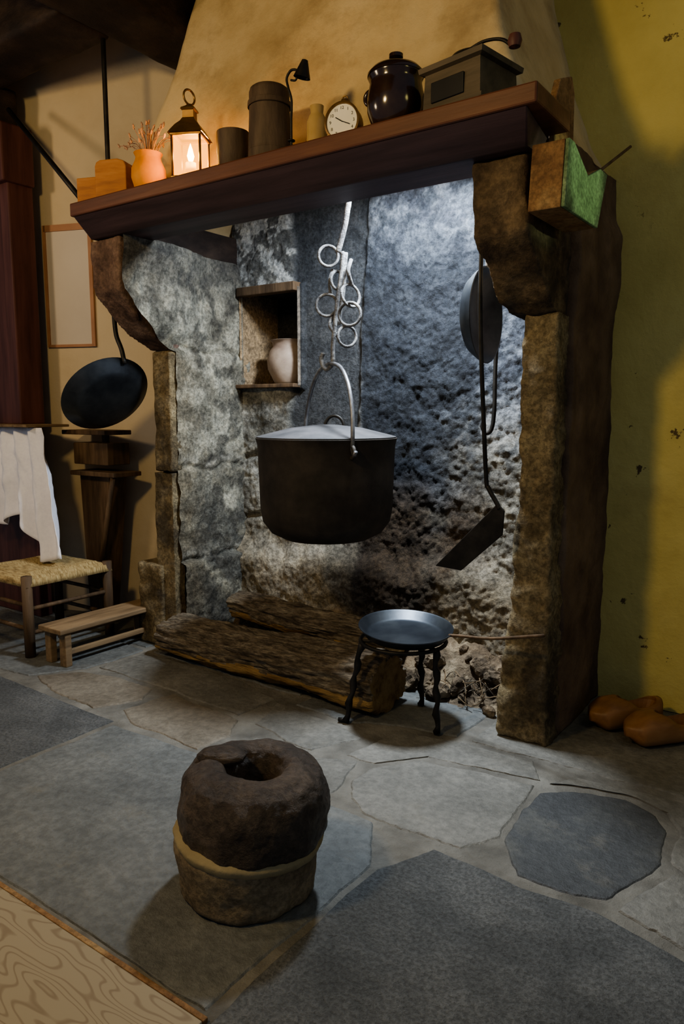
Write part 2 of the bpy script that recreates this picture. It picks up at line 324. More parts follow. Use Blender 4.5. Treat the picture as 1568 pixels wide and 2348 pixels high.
prof=[(.15,1.53),(-.005,1.53),(-.06,1.56),(-.14,1.62),(-.24,1.70),(-.29,1.75),(-.31,1.86),(-.31,1.958),(.15,1.958)]
o=prism('right_corbel',prof,'x',-1.06,-.885,'granite2',FP); rough(o,.012,.015,.09)
pillarblock('left_pillar_foot',-3.06,-2.88,-.02,.2,0,.43,'granite',.018)
pillarblock('left_pillar_lower',-2.93,-2.80,0,.07,.0,.90,'granite',.013)
pillarblock('left_pillar_upper',-2.92,-2.79,0,.07,.90,1.50,'granite',.013)
box('left_pillar_core',-2.92,-2.84,.05,.5,0,1.96,'granite',FP,0)
prof=[(.12,1.49),(-.01,1.50),(-.12,1.56),(-.22,1.63),(-.31,1.74),(-.325,1.86),(-.325,1.958),(.12,1.958)]
o=prism('left_corbel',prof,'x',-2.93,-2.805,'corbL',FP)
for v_ in o.data.vertices:
    if v_.co.x>-2.85 and v_.co.y<0: v_.co.x+=.055*ss(1.5,1.62,v_.co.z)+.03*ss(1.8,1.95,v_.co.z)
rough(o,.012,.008,.09)
PY=[(1.49,.0),(1.50,-.01),(1.56,-.12),(1.63,-.22),(1.74,-.31),(1.86,-.325),(2.2,-.325)]
def yfront(z):
    if z<1.49: return .03
    for i in range(len(PY)-1):
        if z<=PY[i+1][0]:
            t=(z-PY[i][0])/(PY[i+1][0]-PY[i][0]); return PY[i][1]*(1-t)+PY[i+1][1]*t
    return -.325
def cheek(u,v):
    z=v*1.965; y0=yfront(z)+.008*fbm(2,z*12,5); y=y0+u*(.56-y0)
    d=.013*fbm(3,y*6,z*6)+.006*fbm(9,y*24,z*24,5)
    j=0
    for zj in (.44,.915,1.5):
        j+=math.exp(-((z-zj-.014*math.sin(y*20)-.01*fbm(1,y*9,zj))/.013)**2)*ss(-.02,.05,y)
    x=-2.785+d-.016*j
    if z<.44: x+=.03
    x+=(.065*ss(1.5,1.62,z)+.03*ss(1.8,1.95,z))*ss(.35,-.1,y)
    return (x,y,z)
def cheekcol(x,y,z):
    c=lerp((.47,.45,.37),(.25,.235,.19),ss(-.2,.4,fbm(1,y*5,z*5,6)))
    c=lerp(c,(.13,.13,.12),.85*ss(1.0,.6,z)*ss(-.4,.3,fbm(5,y*6,z*6,6)+.25))
    c=lerp(c,(.09,.085,.075),.7*ss(.05,.3,fbm(8,y*8,z*8,6)))
    c=lerp(c,(.28,.23,.15),.5*ss(.25,.05,y)*ss(1.6,1.4,z))
    c=lerp(c,(.14,.135,.13),.6*ss(1.6,1.95,z))
    for zj in (.44,.915):
        c=lerp(c,(.50,.48,.42),.6*math.exp(-((z-zj-.03-.014*math.sin(y*20))/.02)**2)*ss(-.1,.2,fbm(6,y*14,z*14)))
    return c
grid('left_cheek',cheek,80,190,'hearth',FP,colfn=cheekcol)
X0,X1,ZT=-2.83,-.93,2.5
NX0,NX1,NZ0,NZ1=-2.77,-2.40,1.345,1.81
def plate(x,z):
    e=.03*fbm(x*3,z*3,2)
    return ss(-2.46+e,-2.425+e,x)*ss(-2.0+e+.05*(z-1.5),-2.035+e+.05*(z-1.5),x)*ss(.80,1.0,z+e)
def backw(u,v):
    x=X0+u*(X1-X0); z=v*ZT
    p=plate(x,z)
    d=.016*fbm(x*3,2,z*3,5)+.012*fbm(x*14,5,z*14,6)+.007*fbm(x*45,5,z*45,4)
    right=ss(-2.0,-1.8,x)
    d*= (1-.93*p)
    y=.50-d*(.7+.35*right)
    y+=.03*p
    for zj in (.62,.95):
        y+=.03*math.exp(-((z-zj-.03*math.sin(x*9))/.016)**2)*(1-p)*ss(-2.0,-2.3,x)
    y-=.07*ss(.55,.40,z+.08*fbm(x*3,1,4))
    if NX0-.03<x<NX1+.03 and NZ0-.03<z<NZ1+.03: y=.5+ (y-.5)*.25
    return (x,y,z)
def backcol(x,y,z):
    p=plate(x,z); n1=fbm(x*4,z*4,3,6); n2=fbm(x*9,z*9,8,6)
    c=lerp((.42,.41,.37),(.19,.185,.165),ss(-.3,.4,n1))
    c=lerp(c,(.35,.28,.18),.6*ss(.9,.3,z))
    r=ss(-2.04,-1.99,x)
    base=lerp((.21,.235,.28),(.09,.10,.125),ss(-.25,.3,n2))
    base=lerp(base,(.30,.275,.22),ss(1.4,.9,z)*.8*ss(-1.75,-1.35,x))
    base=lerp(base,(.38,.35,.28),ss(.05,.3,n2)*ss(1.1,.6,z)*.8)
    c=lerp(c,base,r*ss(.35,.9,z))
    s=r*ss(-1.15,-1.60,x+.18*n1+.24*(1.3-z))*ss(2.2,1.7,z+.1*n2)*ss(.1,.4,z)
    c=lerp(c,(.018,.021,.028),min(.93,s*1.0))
    c=lerp(c,(.028,.033,.043),.65*r*ss(.0,.35,fbm(x*13,z*13,5,5))*ss(.6,1.1,z))
    s=ss(.55,.1,abs(x+1.75)+.2*n1)*ss(.95,.7,z)*ss(.15,.35,z)
    c=lerp(c,(.085,.055,.03),s*.85)
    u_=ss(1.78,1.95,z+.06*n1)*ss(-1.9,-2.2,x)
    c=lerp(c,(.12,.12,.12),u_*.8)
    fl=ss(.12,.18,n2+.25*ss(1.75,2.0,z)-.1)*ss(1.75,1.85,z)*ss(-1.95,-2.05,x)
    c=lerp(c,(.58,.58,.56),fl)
    c=lerp(c,(.055,.059,.067),p*.97)
    return c
def sk(u,v):
    x=X0+u*(X1-X0); z=v*ZT
    if z>2.08 and x>-1.14: return True
    return NX0<x<NX1 and NZ0<z<NZ1
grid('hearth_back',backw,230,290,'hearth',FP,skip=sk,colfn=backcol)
def ncol(c): return lambda x,y,z:c
def nface(name,p,q,r_,s_,c):
    P=[Vector(t) for t in (p,q,r_,s_)]
    def fn(u,v):
        w=(P[0]*(1-u)+P[1]*u)*(1-v)+(P[3]*(1-u)+P[2]*u)*v
        return tuple(w+Vector((0,0,0)))
    grid(name,fn,8,8,'hearth',FP,colfn=ncol(c))
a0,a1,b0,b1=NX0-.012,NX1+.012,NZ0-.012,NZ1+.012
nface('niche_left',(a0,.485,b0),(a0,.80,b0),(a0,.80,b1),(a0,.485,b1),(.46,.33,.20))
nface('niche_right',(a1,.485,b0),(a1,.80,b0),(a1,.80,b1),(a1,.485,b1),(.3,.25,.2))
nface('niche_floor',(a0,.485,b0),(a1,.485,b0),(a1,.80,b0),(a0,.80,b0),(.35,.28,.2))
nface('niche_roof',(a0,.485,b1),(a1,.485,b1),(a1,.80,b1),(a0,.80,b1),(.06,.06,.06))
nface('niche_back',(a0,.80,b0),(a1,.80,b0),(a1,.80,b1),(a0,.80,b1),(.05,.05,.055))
box('niche_lintel',NX0-.01,NX1+.01,.46,.52,NZ1-.01,NZ1+.035,'wood',FP,.005)
box('niche_sill',NX0-.03,NX1+.01,.45,.52,NZ0-.022,NZ0-.002,'wood',FP,.004)
def mound(u,v):
    x=-2.74+u*1.74; y=.12+v*.40
    h=.20*ss(0,.9,v)*(.6+.4*ss(.0,.35,u)*1)*ss(1.02,.8,u)+.05*fbm(x*5,y*5,1)*ss(0,.3,v)+.02*fbm(x*20,y*20,1)
    return (x,y,max(-.02,h*1.0-.01))
grid('hearth_rubble',mound,120,40,'rubble',FP)
for i in range(60):
    x=random.uniform(-2.6,-1.1); y=random.uniform(.14,.40); r=random.uniform(.015,.06)
    hh=.18*ss(.1,.48,y)
    bm=bmesh.new(); bmesh.ops.create_icosphere(bm,subdivisions=3,radius=r)
    for v_ in bm.verts:
        v_.co*=1+.55*noise.noise(v_.co*18+Vector((i,0,0)))+.2*noise.noise(v_.co*60+Vector((i,0,0))); v_.co.z*=.6
    me=D.meshes.new('rubble_stone'); bm.to_mesh(me); bm.free(); me.materials.append(M['rubble'])
    o=D.objects.new('rubble_stone_%d'%i,me); o.location=(x,y,hh+.01); o.rotation_euler=(random.random(),random.random(),random.random()*6); o.parent=FP; COL.objects.link(o)
MT=empty('mantel_shelf')
o=prism('cornice',[(-.455,2.028),(-.34,1.96),(-.165,1.96),(-.165,2.028)],'x',-2.90,-.875,'mantel',MT,.004)
for v_ in o.data.vertices:
    if v_.co.y<-.4: v_.co.x += .04 if v_.co.x<-2 else .045
box('board',-2.87,-.80,-.465,-.19,2.028,2.083,'mantel_top',MT,.006)
def hoodp(z):
    T=[(2.08,-.20,-2.88,-.90),(2.24,-.165,-2.80,-.99),(2.42,-.13,-2.745,-1.06),(2.7,-.05,-2.65,-1.13),(3.0,.03,-2.60,-1.2),(3.4,.12,-2.55,-1.28)]
    for i in range(len(T)-1):
        if z<=T[i+1][0]+1e-6:
            t=(z-T[i][0])/(T[i+1][0]-T[i][0]); return [T[i][k]*(1-t)+T[i+1][k]*t for k in (1,2,3)]
    return T[-1][1:]
def hood(u,v):
    z=2.08+v*1.3; y,xl,xr=hoodp(z)
    if u<.15: t=u/.15; x=xl; yy=.62*(1-t)+y*t
    elif u>.85: t=(u-.85)/.15; x=xr; yy=y*(1-t)+.62*t
    else:
        t=(u-.15)/.7; x=xl*(1-t)+xr*t; yy=y
    d=.010*fbm(x*2.5,yy*2.5,z*2.5)
    return (x+(d if u>.85 else 0),yy-d,z)
grid('chimney_hood',hood,110,60,'hood',FP)
box('flue_side_right',-.99,-.885,-.165,.6,1.96,2.078,'side',FP,0)
box('flue_side_left',-2.92,-2.80,-.165,.52,1.955,2.10,'dark',FP,0)
# ------------------------------------------------------------------ cauldron + chain
g=empty('iron_cauldron',(-1.85,0,0))
prof=[(0,.655),(.10,.658),(.18,.672),(.235,.70),(.268,.745),(.278,.80),(.283,.95),(.287,1.06),(.293,1.085),(.296,1.092),(.286,1.094)]
lathe('body',prof,'iron2',g,64)
lathe('lid',[(.290,1.092),(.291,1.098),(.27,1.104),(.15,1.134),(.03,1.148),(0,1.148)],'lid',g,64)
ring('lid_handle',(.02,.03,1.138),(.35,-.9,0),.045,.007,'iron',g,-105,105,sx=.9)
d=Vector((.832,-.555,0))
pts=[]
for i in range(25):
    a=math.pi*i/24; s=math.cos(a); h=math.sin(a)
    q=d*(.292*s*(abs(s)**-.12 if abs(s)>1e-3 else 1)); pts.append((q.x+.02*h,q.y,1.05+.345*h**.85))
tube('bail',pts,.0085,'steel',g)
for s in (1,-1):
    q=d*.292*s
    ring('ear_%d'%(s+2),(q.x,q.y,1.045),(-d.y,d.x,0),.022,.008,'iron2',g)
    tube('bail_hook_%d'%(s+2),[(q.x,q.y,1.06),(q.x+d.x*.02*s,q.y+d.y*.02*s,1.03),(q.x+d.x*.035*s,q.y+d.y*.035*s,1.05)],.008,'steel',g)
tube('pot_hook',smoothpts([(-.015,0,1.44),(-.025,0,1.41),(.0,0,1.372),(.033,0,1.40),(.035,0,1.47),(.055,.0,1.62),(.085,0,1.80),(.08,0,1.83)]),.009,'chain',g)
tube('hanger_bar',smoothpts([(.05,.015,1.55),(.075,.015,1.70),(.085,.015,1.83)]),.011,'chain',g)
tube('upper_rod',smoothpts([(.06,.0,1.83),(.085,0,1.90),(.105,0,1.98),(.115,0,2.10),(.12,0,2.75)]),[.011]*33,'chain',g)
for i,(x,z,nx,r) in enumerate([(-1.83,1.82,(1,-.9,0),.04),(-1.845,1.63,(.5,-1,0),.043),(-1.735,1.66,(1,-.3,.2),.045),(-1.725,1.585,(.3,-1,0),.045),(-1.745,1.50,(1,-.6,0),.04),(-1.80,1.725,(1,-.2,0),.035)]):
    ring('link_%d'%i,(x+1.85,.01*((i%3)-1),z),nx,r,.0062,'chain',g)
for i,(x,z,x2,z2) in enumerate([(-1.83,1.77,-1.84,1.67),(-1.74,1.80,-1.735,1.70),(-1.83,1.59,-1.80,1.50)]):
    tube('shackle_%d'%i,smoothpts([(x+1.85,.02,z),(x+1.858,-.01,(z+z2)/2),(x2+1.85,.02,z2)]),.008,'chain',g)
g=empty('clay_jar',(-2.535,.60,1.335)); g.scale=(1.1,1.1,1.1)
lathe('body',[(0,0),(.055,0),(.075,.02),(.105,.08),(.108,.12),(.095,.165),(.08,.185),(.082,.205),(.094,.215),(.088,.217),(.074,.205),(.072,.18),(.09,.15)],'clay',g)
# ------------------------------------------------------------------ logs
def log(name,p0,p1,r0,r1,seed,m='bark',sq=.85,g=None):
    p0=Vector(p0);p1=Vector(p1); d=(p1-p0); L=d.length; d.normalize(); up=Vector((0,0,1)); s=d.cross(up).normalized(); u=s.cross(d)
    v=[];f=[];n=150;k=80
    for i in range(n+1):
        t=i/n; c=p0+(p1-p0)*t+s*.02*math.sin(t*5+seed)
        R=r0+(r1-r0)*t
        for j in range(k):
            a=2*math.pi*j/k
            q=R*(1+.22*noise.noise((math.cos(a)*1.5+seed,math.sin(a)*1.5,t*L*3))+.13*fbm(math.cos(a)*5+seed,math.sin(a)*5,t*L*4)+.09*fbm(math.cos(a)*14,math.sin(a)*14,t*L*7,5))
            if i in (0,n): q*=.93
            v.append(c+s*math.cos(a)*q+u*math.sin(a)*q*sq)
    for i in range(n):
        for j in range(k): f.append((i*k+j,i*k+(j+1)%k,(i+1)*k+(j+1)%k,(i+1)*k+j))
    f.append(tuple(range(k))); f.append(tuple(n*k+j for j in range(k)))
    o=new(name,v,f,m,g,smooth=True); o.data.materials.append(M['core'])
    for p in o.data.polygons:
        if len(p.vertices)>4: p.material_index=1; p.use_smooth=False
        else:
            c=p.center; rel=(c-p0); rel-=d*rel.dot(d)
            if rel.z<-.30*r0+.02*noise.noise(c*9) and rel.dot(s)>0: p.material_index=1
    return o
g=empty('split_log')
log('bark',(-2.80,-.02,.09),(-1.50,-.06,.112),.11,.140,1,g=g)
g=empty('split_log')
log('bark',(-2.66,.28,.20),(-1.62,.19,.20),.08,.09,5,g=g)
g=empty('kindling_twigs')
for i in range(34):
    x=random.uniform(-1.40,-1.15); y=random.uniform(.12,.26); a=random.uniform(-.6,3.7); L=random.uniform(.05,.14)
    tube('twig_%d'%i,smoothpts([(x,y,.008+random.random()*.08),(x+.5*L*math.cos(a),y+.5*L*math.sin(a),.02+random.random()*.10),(x+L*math.cos(a+.3),y+L*math.sin(a+.3),.01+random.random()*.12)],3),.0022,'bark' if i%2 else 'woodh',g,seg=5)
# ------------------------------------------------------------------ tripod and griddle
g=empty('iron_trivet',(-1.41,-.10,0))
ring('top_ring',(0,0,.325),(0,0,1),.165,.008,'iron',g)
for i,(x,y) in enumerate([(-.17,-.14),(.17,-.03),(-.01,.17)]):
    tx,ty=Vector((x,y)).normalized()*.16
    pts=[];rs=[]
    for k in range(15):
        t=k/14; pts.append((tx+(x-tx)*t+.004*math.sin(t*22),ty+(y-ty)*t+.004*math.cos(t*22),.325*(1-t)+.006*t)); rs.append(.012+.0035*math.sin(t*26))
    tube('leg_%d'%i,pts,rs,'iron',g)
    tube('foot_%d'%i,[(x,y,.009),(x-.03*(1 if i==0 else .3),y-.01,.007)],.009,'iron',g)
    tube('brace_%d'%i,[(tx,ty,.325),(0,0,.32)],.006,'iron',g)
g=empty('griddle_pan',(-1.40,-.10,.345),(math.radians(3),math.radians(4),0))
lathe('dish',[(0,0),(.14,0),(.158,.006),(.178,.034),(.183,.038),(.182,.041),(.175,.038),(.155,.012),(.138,.007),(0,.007)],'pan',g,56)
tube('handle',smoothpts([(.17,.03,.035),(.22,.03,.045),(.35,.01,.075),(.55,-.03,.15)],5),.006,'wood',g)
# ------------------------------------------------------------------ quern stone
g=empty('stone_quern',(-1.215,-1.20,0))
o=lathe('base_ring',[(0,0),(.160,0),(.170,.01),(.172,.04),(.174,.07),(.180,.10),(.184,.13),(.178,.148),(.10,.155),(0,.155)],'quern2',g,72); rough(o,.006,.008,.06)
o=lathe('pale_band',[(0,.122),(.174,.124),(.186,.134),(.190,.150),(.176,.165),(0,.165)],'quern3',g,72,loc=(-.004,-.004,0)); o.rotation_euler=(-.04,.06,0); rough(o,.006,.004,.05)
o=lathe('upper_stone',[(0,.142),(.170,.144),(.183,.160),(.187,.20),(.187,.245),(.182,.280),(.166,.308),(.135,.325),(.100,.330),(.080,.322),(.066,.295),(.052,.24),(0,.235)],'quern',g,72,loc=(.008,.006,0)); o.rotation_euler=(-.02,.03,0); rough(o,.006,.011,.07)
bm=bmesh.new(); bmesh.ops.create_icosphere(bm,subdivisions=3,radius=.05); me=D.meshes.new('broken_lump'); bm.to_mesh(me); bm.free(); me.materials.append(M['quern'])
o=D.objects.new('broken_lump',me); o.scale=(1.3,.7,.5); o.location=(-.075,-.01,.328); o.rotation_euler=(0,0,.6); o.parent=g; COL.objects.link(o); rough(o,.006,.012,.05)
# ------------------------------------------------------------------ utensils hanging at right
g=empty('hanging_frying_pan',(-1.165,.045,1.545))
o=lathe('dish',[(0,-.065),(.10,-.062),(.135,-.045),(.16,-.015),(.168,0),(.171,.003),(.166,.004),(.155,-.012),(.13,-.038),(.095,-.054),(0,-.057)],'pan',g,56)
o.rotation_euler=(0,math.radians(90),math.radians(4))
tube('handle',smoothpts([(.0,.0,.165),(-.002,.0,.21),(-.01,0,.25),(-.01,0,.30)],5),.007,'steel',g)
ring('eye',(-.012,0,.325),(1,-.5,0),.022,.005,'steel',g)
tube('hook',smoothpts([(.10,.0,.38),(.03,.0,.38),(-.02,0,.35),(-.01,0,.31)],4),.005,'iron',g)
g=empty('fire_hook',(-1.235,.30,0))
tube('rod',smoothpts([(.02,0,2.0),(.015,0,1.7),(.0,0,1.40),(.0,0,1.21),(-.01,0,1.13),(-.035,0,1.115),(-.05,0,1.14),(-.045,0,1.16)],5),.009,'iron',g)
g=empty('long_handled_peel',(0,-.10,0))
tube('rod',smoothpts([(-1.110,-.03,1.76),(-1.103,-.04,1.72),(-1.098,-.045,1.5),(-1.090,-.02,1.2),(-1.082,0,.97),(-1.072,0,.935),(-1.04,0,.885),(-1.03,0,.865)],6),.008,'iron',g)
ring('eye',(-1.11,-.03,1.78),(1,-1,0),.02,.005,'iron',g)
o=prism('blade',[(-1.035,.885),(-1.01,.86),(-1.015,.775),(-1.17,.63),(-1.275,.635)],'y',-.004,.004,'iron',g,.002)
# ------------------------------------------------------------------ left pan
g=empty('hanging_skillet')
Rv=Vector((.816,.578,0)); Nv=Vector((.578,-.816,0)); Up=Vector((0,0,1))
n_=(Nv*.56+(Rv*.66-Up*.75)*.83).normalized()
o=lathe('dish',[(0,-.055),(.145,-.055),(.17,-.045),(.218,0),(.222,.002),(.216,.004),(.167,-.038),(.143,-.048),(0,-.048)],'pan',g,56)
o.rotation_mode='QUATERNION'; o.rotation_quaternion=(-n_).to_track_quat('Z','Y'); o.location=(-3.12,-.13,1.285)
tube('handle',smoothpts([(-2.965,-.13,1.43),(-2.985,-.13,1.50),(-3.02,-.13,1.57),(-3.03,-.13,1.66),(-3.03,-.13,1.72),(-3.03,-.13,2.2),(-3.03,-.13,2.93)],5),.011,'iron',g)
# ------------------------------------------------------------------ salt box at right
g=empty('wooden_salt_box')
SBP=[(-.35,1.775),(-.33,1.965),(-.285,1.965),(-.15,1.905),(-.03,1.955),(.04,1.955),(-.04,1.775)]
prism('box',SBP,'x',-.862,-.765,'boxwood',g,.003)
prism('end_board',SBP,'x',-.764,-.752,'boxend',g,.003)
prism('backboard',[(-.19,1.90),(-.19,2.14),(-.16,2.20),(-.06,2.24),(-.03,2.20),(-.02,1.90)],'x',-.868,-.845,'boxwood',g,.004)
tube('spoon_handle',[(-.80,-.12,1.88),(-.72,.17,2.07)],.005,'wood',g)
# ------------------------------------------------------------------ shelf objects
ZS=2.083
g=empty('small_wooden_block',(-2.80,-.40,ZS),(0,0,.35)); box('block',-.05,.045,-.035,.035,0,.10,'orangewood',g,.004)
g=empty('wooden_storage_box',(-2.655,-.385,ZS),(0,0,.35))
prism('body',[(-.075,0),(.07,0),(.07,.12),(.06,.14),(.03,.15),(-.05,.15),(-.068,.142),(-.075,.125)],'y',-.04,.04,'orangewood',g,.004)
g=empty('terracotta_vase',(-2.48,-.36,ZS))
lathe('pot',[(0,0),(.04,0),(.058,.02),(.070,.06),(.068,.095),(.054,.125),(.050,.14),(.058,.155),(.053,.156),(.046,.14),(.05,.12)],'terra',g)
for i in range(56):
    a=random.uniform(0,6.28); s=random.uniform(.02,.16); h=random.uniform(.05,.13)
    tip=(s*math.cos(a)*1.0,s*math.sin(a)*.5,.15+h*(1-.25*s/.14))
    tube('stem_%d'%i,smoothpts([(0.01*math.cos(a),.01*math.sin(a),.10),(tip[0]*.5,tip[1]*.5,.16+.03),tip],3),.0015,'flower',g,seg=5)
    bm=bmesh.new(); bmesh.ops.create_icosphere(bm,subdivisions=1,radius=.0065); me=D.meshes.new('bud'); bm.to_mesh(me); bm.free(); me.materials.append(M['flower'])
    o=D.objects.new('bud_%d'%i,me); o.location=tip; o.scale=(.8,.8,1.9); o.rotation_euler=(0,math.cos(a)*.6,0); o.parent=g; COL.objects.link(o)
LX,LY=-2.235,-.36
g=empty('candle_lantern',(LX,LY,ZS),(0,0,math.radians(28)))
w=.055
box('base',-.062,.062,-.062,.062,0,.014,'brass',g,.003)
for sx in (-1,1):
    for sy in (-1,1):
        tube('corner_%d_%d'%(sx+1,sy+1),[(sx*w,sy*w,.01),(sx*w,sy*w,.165)],.005,'brass',g,seg=6)
box('top_frame_1',-.062,.062,-.062,-.050,.16,.172,'brass',g,.002); box('top_frame_2',-.062,.062,.050,.062,.16,.172,'brass',g,.002)
box('top_frame_3',-.062,-.050,-.05,.05,.16,.172,'brass',g,.002); box('top_frame_4',.050,.062,-.05,.05,.16,.172,'brass',g,.002)
def sqloft(name,prof,m,par):
    v=[];f=[]
    for h,z in prof:
        v+=[(-h,-h,z),(h,-h,z),(h,h,z),(-h,h,z)]
    for j in range(len(prof)-1):
        for i in range(4): f.append((j*4+i,j*4+(i+1)%4,(j+1)*4+(i+1)%4,(j+1)*4+i))
    return new(name,v,f,m,par)
sqloft('roof',[(.068,.168),(.06,.182),(.045,.205),(.030,.222),(.022,.236),(.022,.262),(.028,.266),(.026,.272),(.012,.282),(.006,.29)],'brass',g)
ring('loop',(0,0,.315),(1,-.6,0),.027,.004,'brass',g)
gm=emis('lantern_glass_glow',(1,.36,.03),3.6,.6)
for nm,vs in (('pane_front',[(-w,-w,.016),(w,-w,.016),(w,-w,.16),(-w,-w,.16)]),('pane_back',[(-w,w,.016),(w,w,.016),(w,w,.16),(-w,w,.16)]),('pane_l',[(-w,-w,.016),(-w,w,.016),(-w,w,.16),(-w,-w,.16)]),('pane_r',[(w,-w,.016),(w,w,.016),(w,w,.16),(w,-w,.16)])):
    new(nm,vs,[(0,1,2,3)],gm,g)
tube('candle',[(0,0,.014),(0,0,.075)],.02,'white',g,seg=14)
lathe('flame',[(0,.075),(.010,.085),(.014,.10),(.008,.125),(0,.148)],emis('flame',(1,.55,.15),60),g,14)
g=empty('clay_cup',(-2.02,-.35,ZS))
lathe('cup',[(0,0),(.045,0),(.055,.02),(.062,.08),(.060,.145),(.054,.147),(.054,.08),(.045,.02),(0,.015)],'tank',g)
g=empty('wooden_tankard',(-1.84,-.35,ZS))
lathe('staves',[(0,0),(.078,0),(.079,.02),(.073,.16),(.072,.24),(.068,.252),(.060,.258),(.0,.256)],'tank',g)
for z in (.04,.19): lathe('hoop_%d'%int(z*100),[(.0765,z),(.0785,z+.002),(.077,z+.018),(.074,z+.02)],'tank',g)
box('lid_lip',-.088,-.05,-.012,.012,.225,.25,'tank',g,.004)
g=empty('iron_candle_holder',(-1.70,-.40,ZS))
tube('stem',smoothpts([(0,0,.0),(0,0,.10),(.002,0,.17),(-.012,0,.215),(-.018,0,.245),(0,0,.265),(.022,0,.262),(.03,0,.25)]),.0042,'iron',g)
tube('curl',smoothpts([(.0,0,.235),(.02,0,.23),(.03,0,.245),(.04,0,.262),(.07,0,.262)]),.0035,'iron',g)
o=lathe('snuffer',[(.004,.0),(.010,.002),(.027,.05),(.029,.056)],'iron',g,20,loc=(0,0,0)); o.location=(.062,0,.285); o.rotation_euler=(0,math.radians(195),0)
box('foot',-.03,.03,-.018,.018,0,.006,'iron',g,.002)
for z in (.02,.04): ring('coil_%d'%int(z*100),(0,0,z),(0,0,1),.01,.003,'iron',g)
g=empty('glass_oil_bottle',(-1.665,-.30,ZS))
lathe('bottle',[(0,0),(.034,0),(.036,.01),(.036,.12),(.028,.14),(.022,.15),(.024,.175),(.02,.176)],'glass',g)
g=empty('alarm_clock',(-1.50,-.37,ZS+.064),(math.radians(90),0,math.radians(12)))
lathe('case',[(0,-.045),(.045,-.045),(.054,-.038),(.058,-.02),(.058,.012),(.062,.016),(.062,.022),(.056,.024),(.054,.018)],'brass',g,48)
lathe('face',[(0,.017),(.055,.017)],'white',g,48)
for i in range(12):
    a=math.pi*2*i/12
    cu=D.curves.new('numeral','FONT'); cu.body=str(12 if i==0 else i); cu.size=.014; cu.align_x='CENTER'; cu.align_y='CENTER'; cu.materials.append(M['black'])
    o=D.objects.new('numeral_%d'%i,cu); o.location=(.042*math.sin(a),.042*math.cos(a),.0178); o.parent=g; COL.objects.link(o)
tube('hour_hand',[(0,0,.019),(-.022,.014,.019)],.0016,'black',g,seg=5)
tube('minute_hand',[(0,0,.020),(.028,-.012,.020)],.0012,'black',g,seg=5)
o=lathe('bell',[(0,.02),(.014,.016),(.02,.0)],'brass',g,20,loc=(0,0,0)); o.location=(0,.060,-.012); o.rotation_euler=(math.radians(-90),0,0)
ring('loop',(0,.078,-.01),(0,0,1),.01,.002,'brass',g)
for s in (-1,1): tube('foot_%d'%(s+1),[(s*.03,-.045,0),(s*.038,-.062,0)],.004,'brass',g)
g=empty('glazed_stew_pot',(-1.31,-.355,ZS))
lathe('body',[(0,0),(.06,0),(.074,.015),(.090,.06),(.091,.10),(.084,.135),(.082,.15),(.088,.16),(.088,.166),(.078,.168)],'glaze',g)
lathe('lid',[(.090,.165),(.090,.172),(.075,.188),(.03,.205),(.012,.208),(.012,.216),(.022,.222),(.022,.232),(.0,.238)],'glaze',g)
ring('handle',(-.088,-.01,.12),(0,1,0),.02,.008,'glaze',g)
g=empty('coffee_grinder',(-1.06,-.335,ZS),(0,0,math.radians(-10))); g.scale=(1.18,1.1,.96)
sqloft('body',[(.098,0),(.098,.012),(.088,.014),(.084,.12),(.096,.125),(.098,.14),(.085,.143),(.0,.143)],'grind',g)
box('drawer',-.06,.04,-.092,-.08,.03,.09,'black',g,.002)
lathe('hopper',[(.065,.143),(.064,.16),(.05,.178),(.025,.188),(.008,.19),(.008,.20),(0,.201)],'iron',g)
tube('crank',smoothpts([(-.01,0,.198),(.04,0,.205),(.09,0,.19),(.125,0,.155)]),.005,'iron',g)
lathe('knob',[(0,-.02),(.014,-.016),(.018,0),(.014,.018),(0,.022)],'red',g,20,loc=(.128,0,.170))
# ------------------------------------------------------------------ clogs
def clog(x,y,rz):
    g=empty('wooden_clog',(x,y,0),(0,0,rz))
    v=[];f=[];n=28;k=28
    def sec(t):
        w=.042+.012*math.sin(t*math.pi)+.008*ss(.35,.75,t); w*= (1-ss(.85,1.0,t)**2*.85)*(.55+.45*ss(0,.08,t))
        top=.075 - .01*ss(0,.3,t)+.03*ss(.35,.6,t)-.035*ss(.75,1,t)
        bot=.0+.03*ss(.82,1,t)
        return w,top,bot
    for i in range(n+1):
        t=i/n; w,tp,bt=sec(t)
        for j in range(k):
            a=2*math.pi*j/k; cz=(tp+bt)/2; hz=(tp-bt)/2
            yy=w*math.copysign(abs(math.cos(a))**.75,math.cos(a)); zz=cz+hz*math.copysign(abs(math.sin(a))**.7,math.sin(a))
            v.append((-.14+t*.28,yy,zz))
    for i in range(n):
        for j in range(k): f.append((i*k+j,i*k+(j+1)%k,(i+1)*k+(j+1)%k,(i+1)*k+j))
    f.append(tuple(range(k))); f.append(tuple(n*k+j for j in range(k)))
    o=new('shoe',v,f,'clog',g,smooth=True)
    c=lathe('cut',[(0,-.05),(.7,-.04),(1,0),(1,.08),(0,.08)],'clog',None,24,smooth=False)
    c.data.transform(Matrix.Translation(Vector((-.045,0,.062)))@Matrix.Diagonal((.078,.036,1,1)))
    c.parent=g
    bpy.context.view_layer.update()
    b=o.modifiers.new('b','BOOLEAN'); b.object=c; b.operation='DIFFERENCE'; b.solver='EXACT'
    bpy.context.view_layer.update()
    dg=bpy.context.evaluated_depsgraph_get(); me=D.meshes.new_from_object(o.evaluated_get(dg)); o.modifiers.clear(); o.data=me
    D.objects.remove(c)
    g.scale=(1.15,1.15,1.2)
clog(-.69,.37,math.radians(-125)); clog(-.535,.30,math.radians(-130))
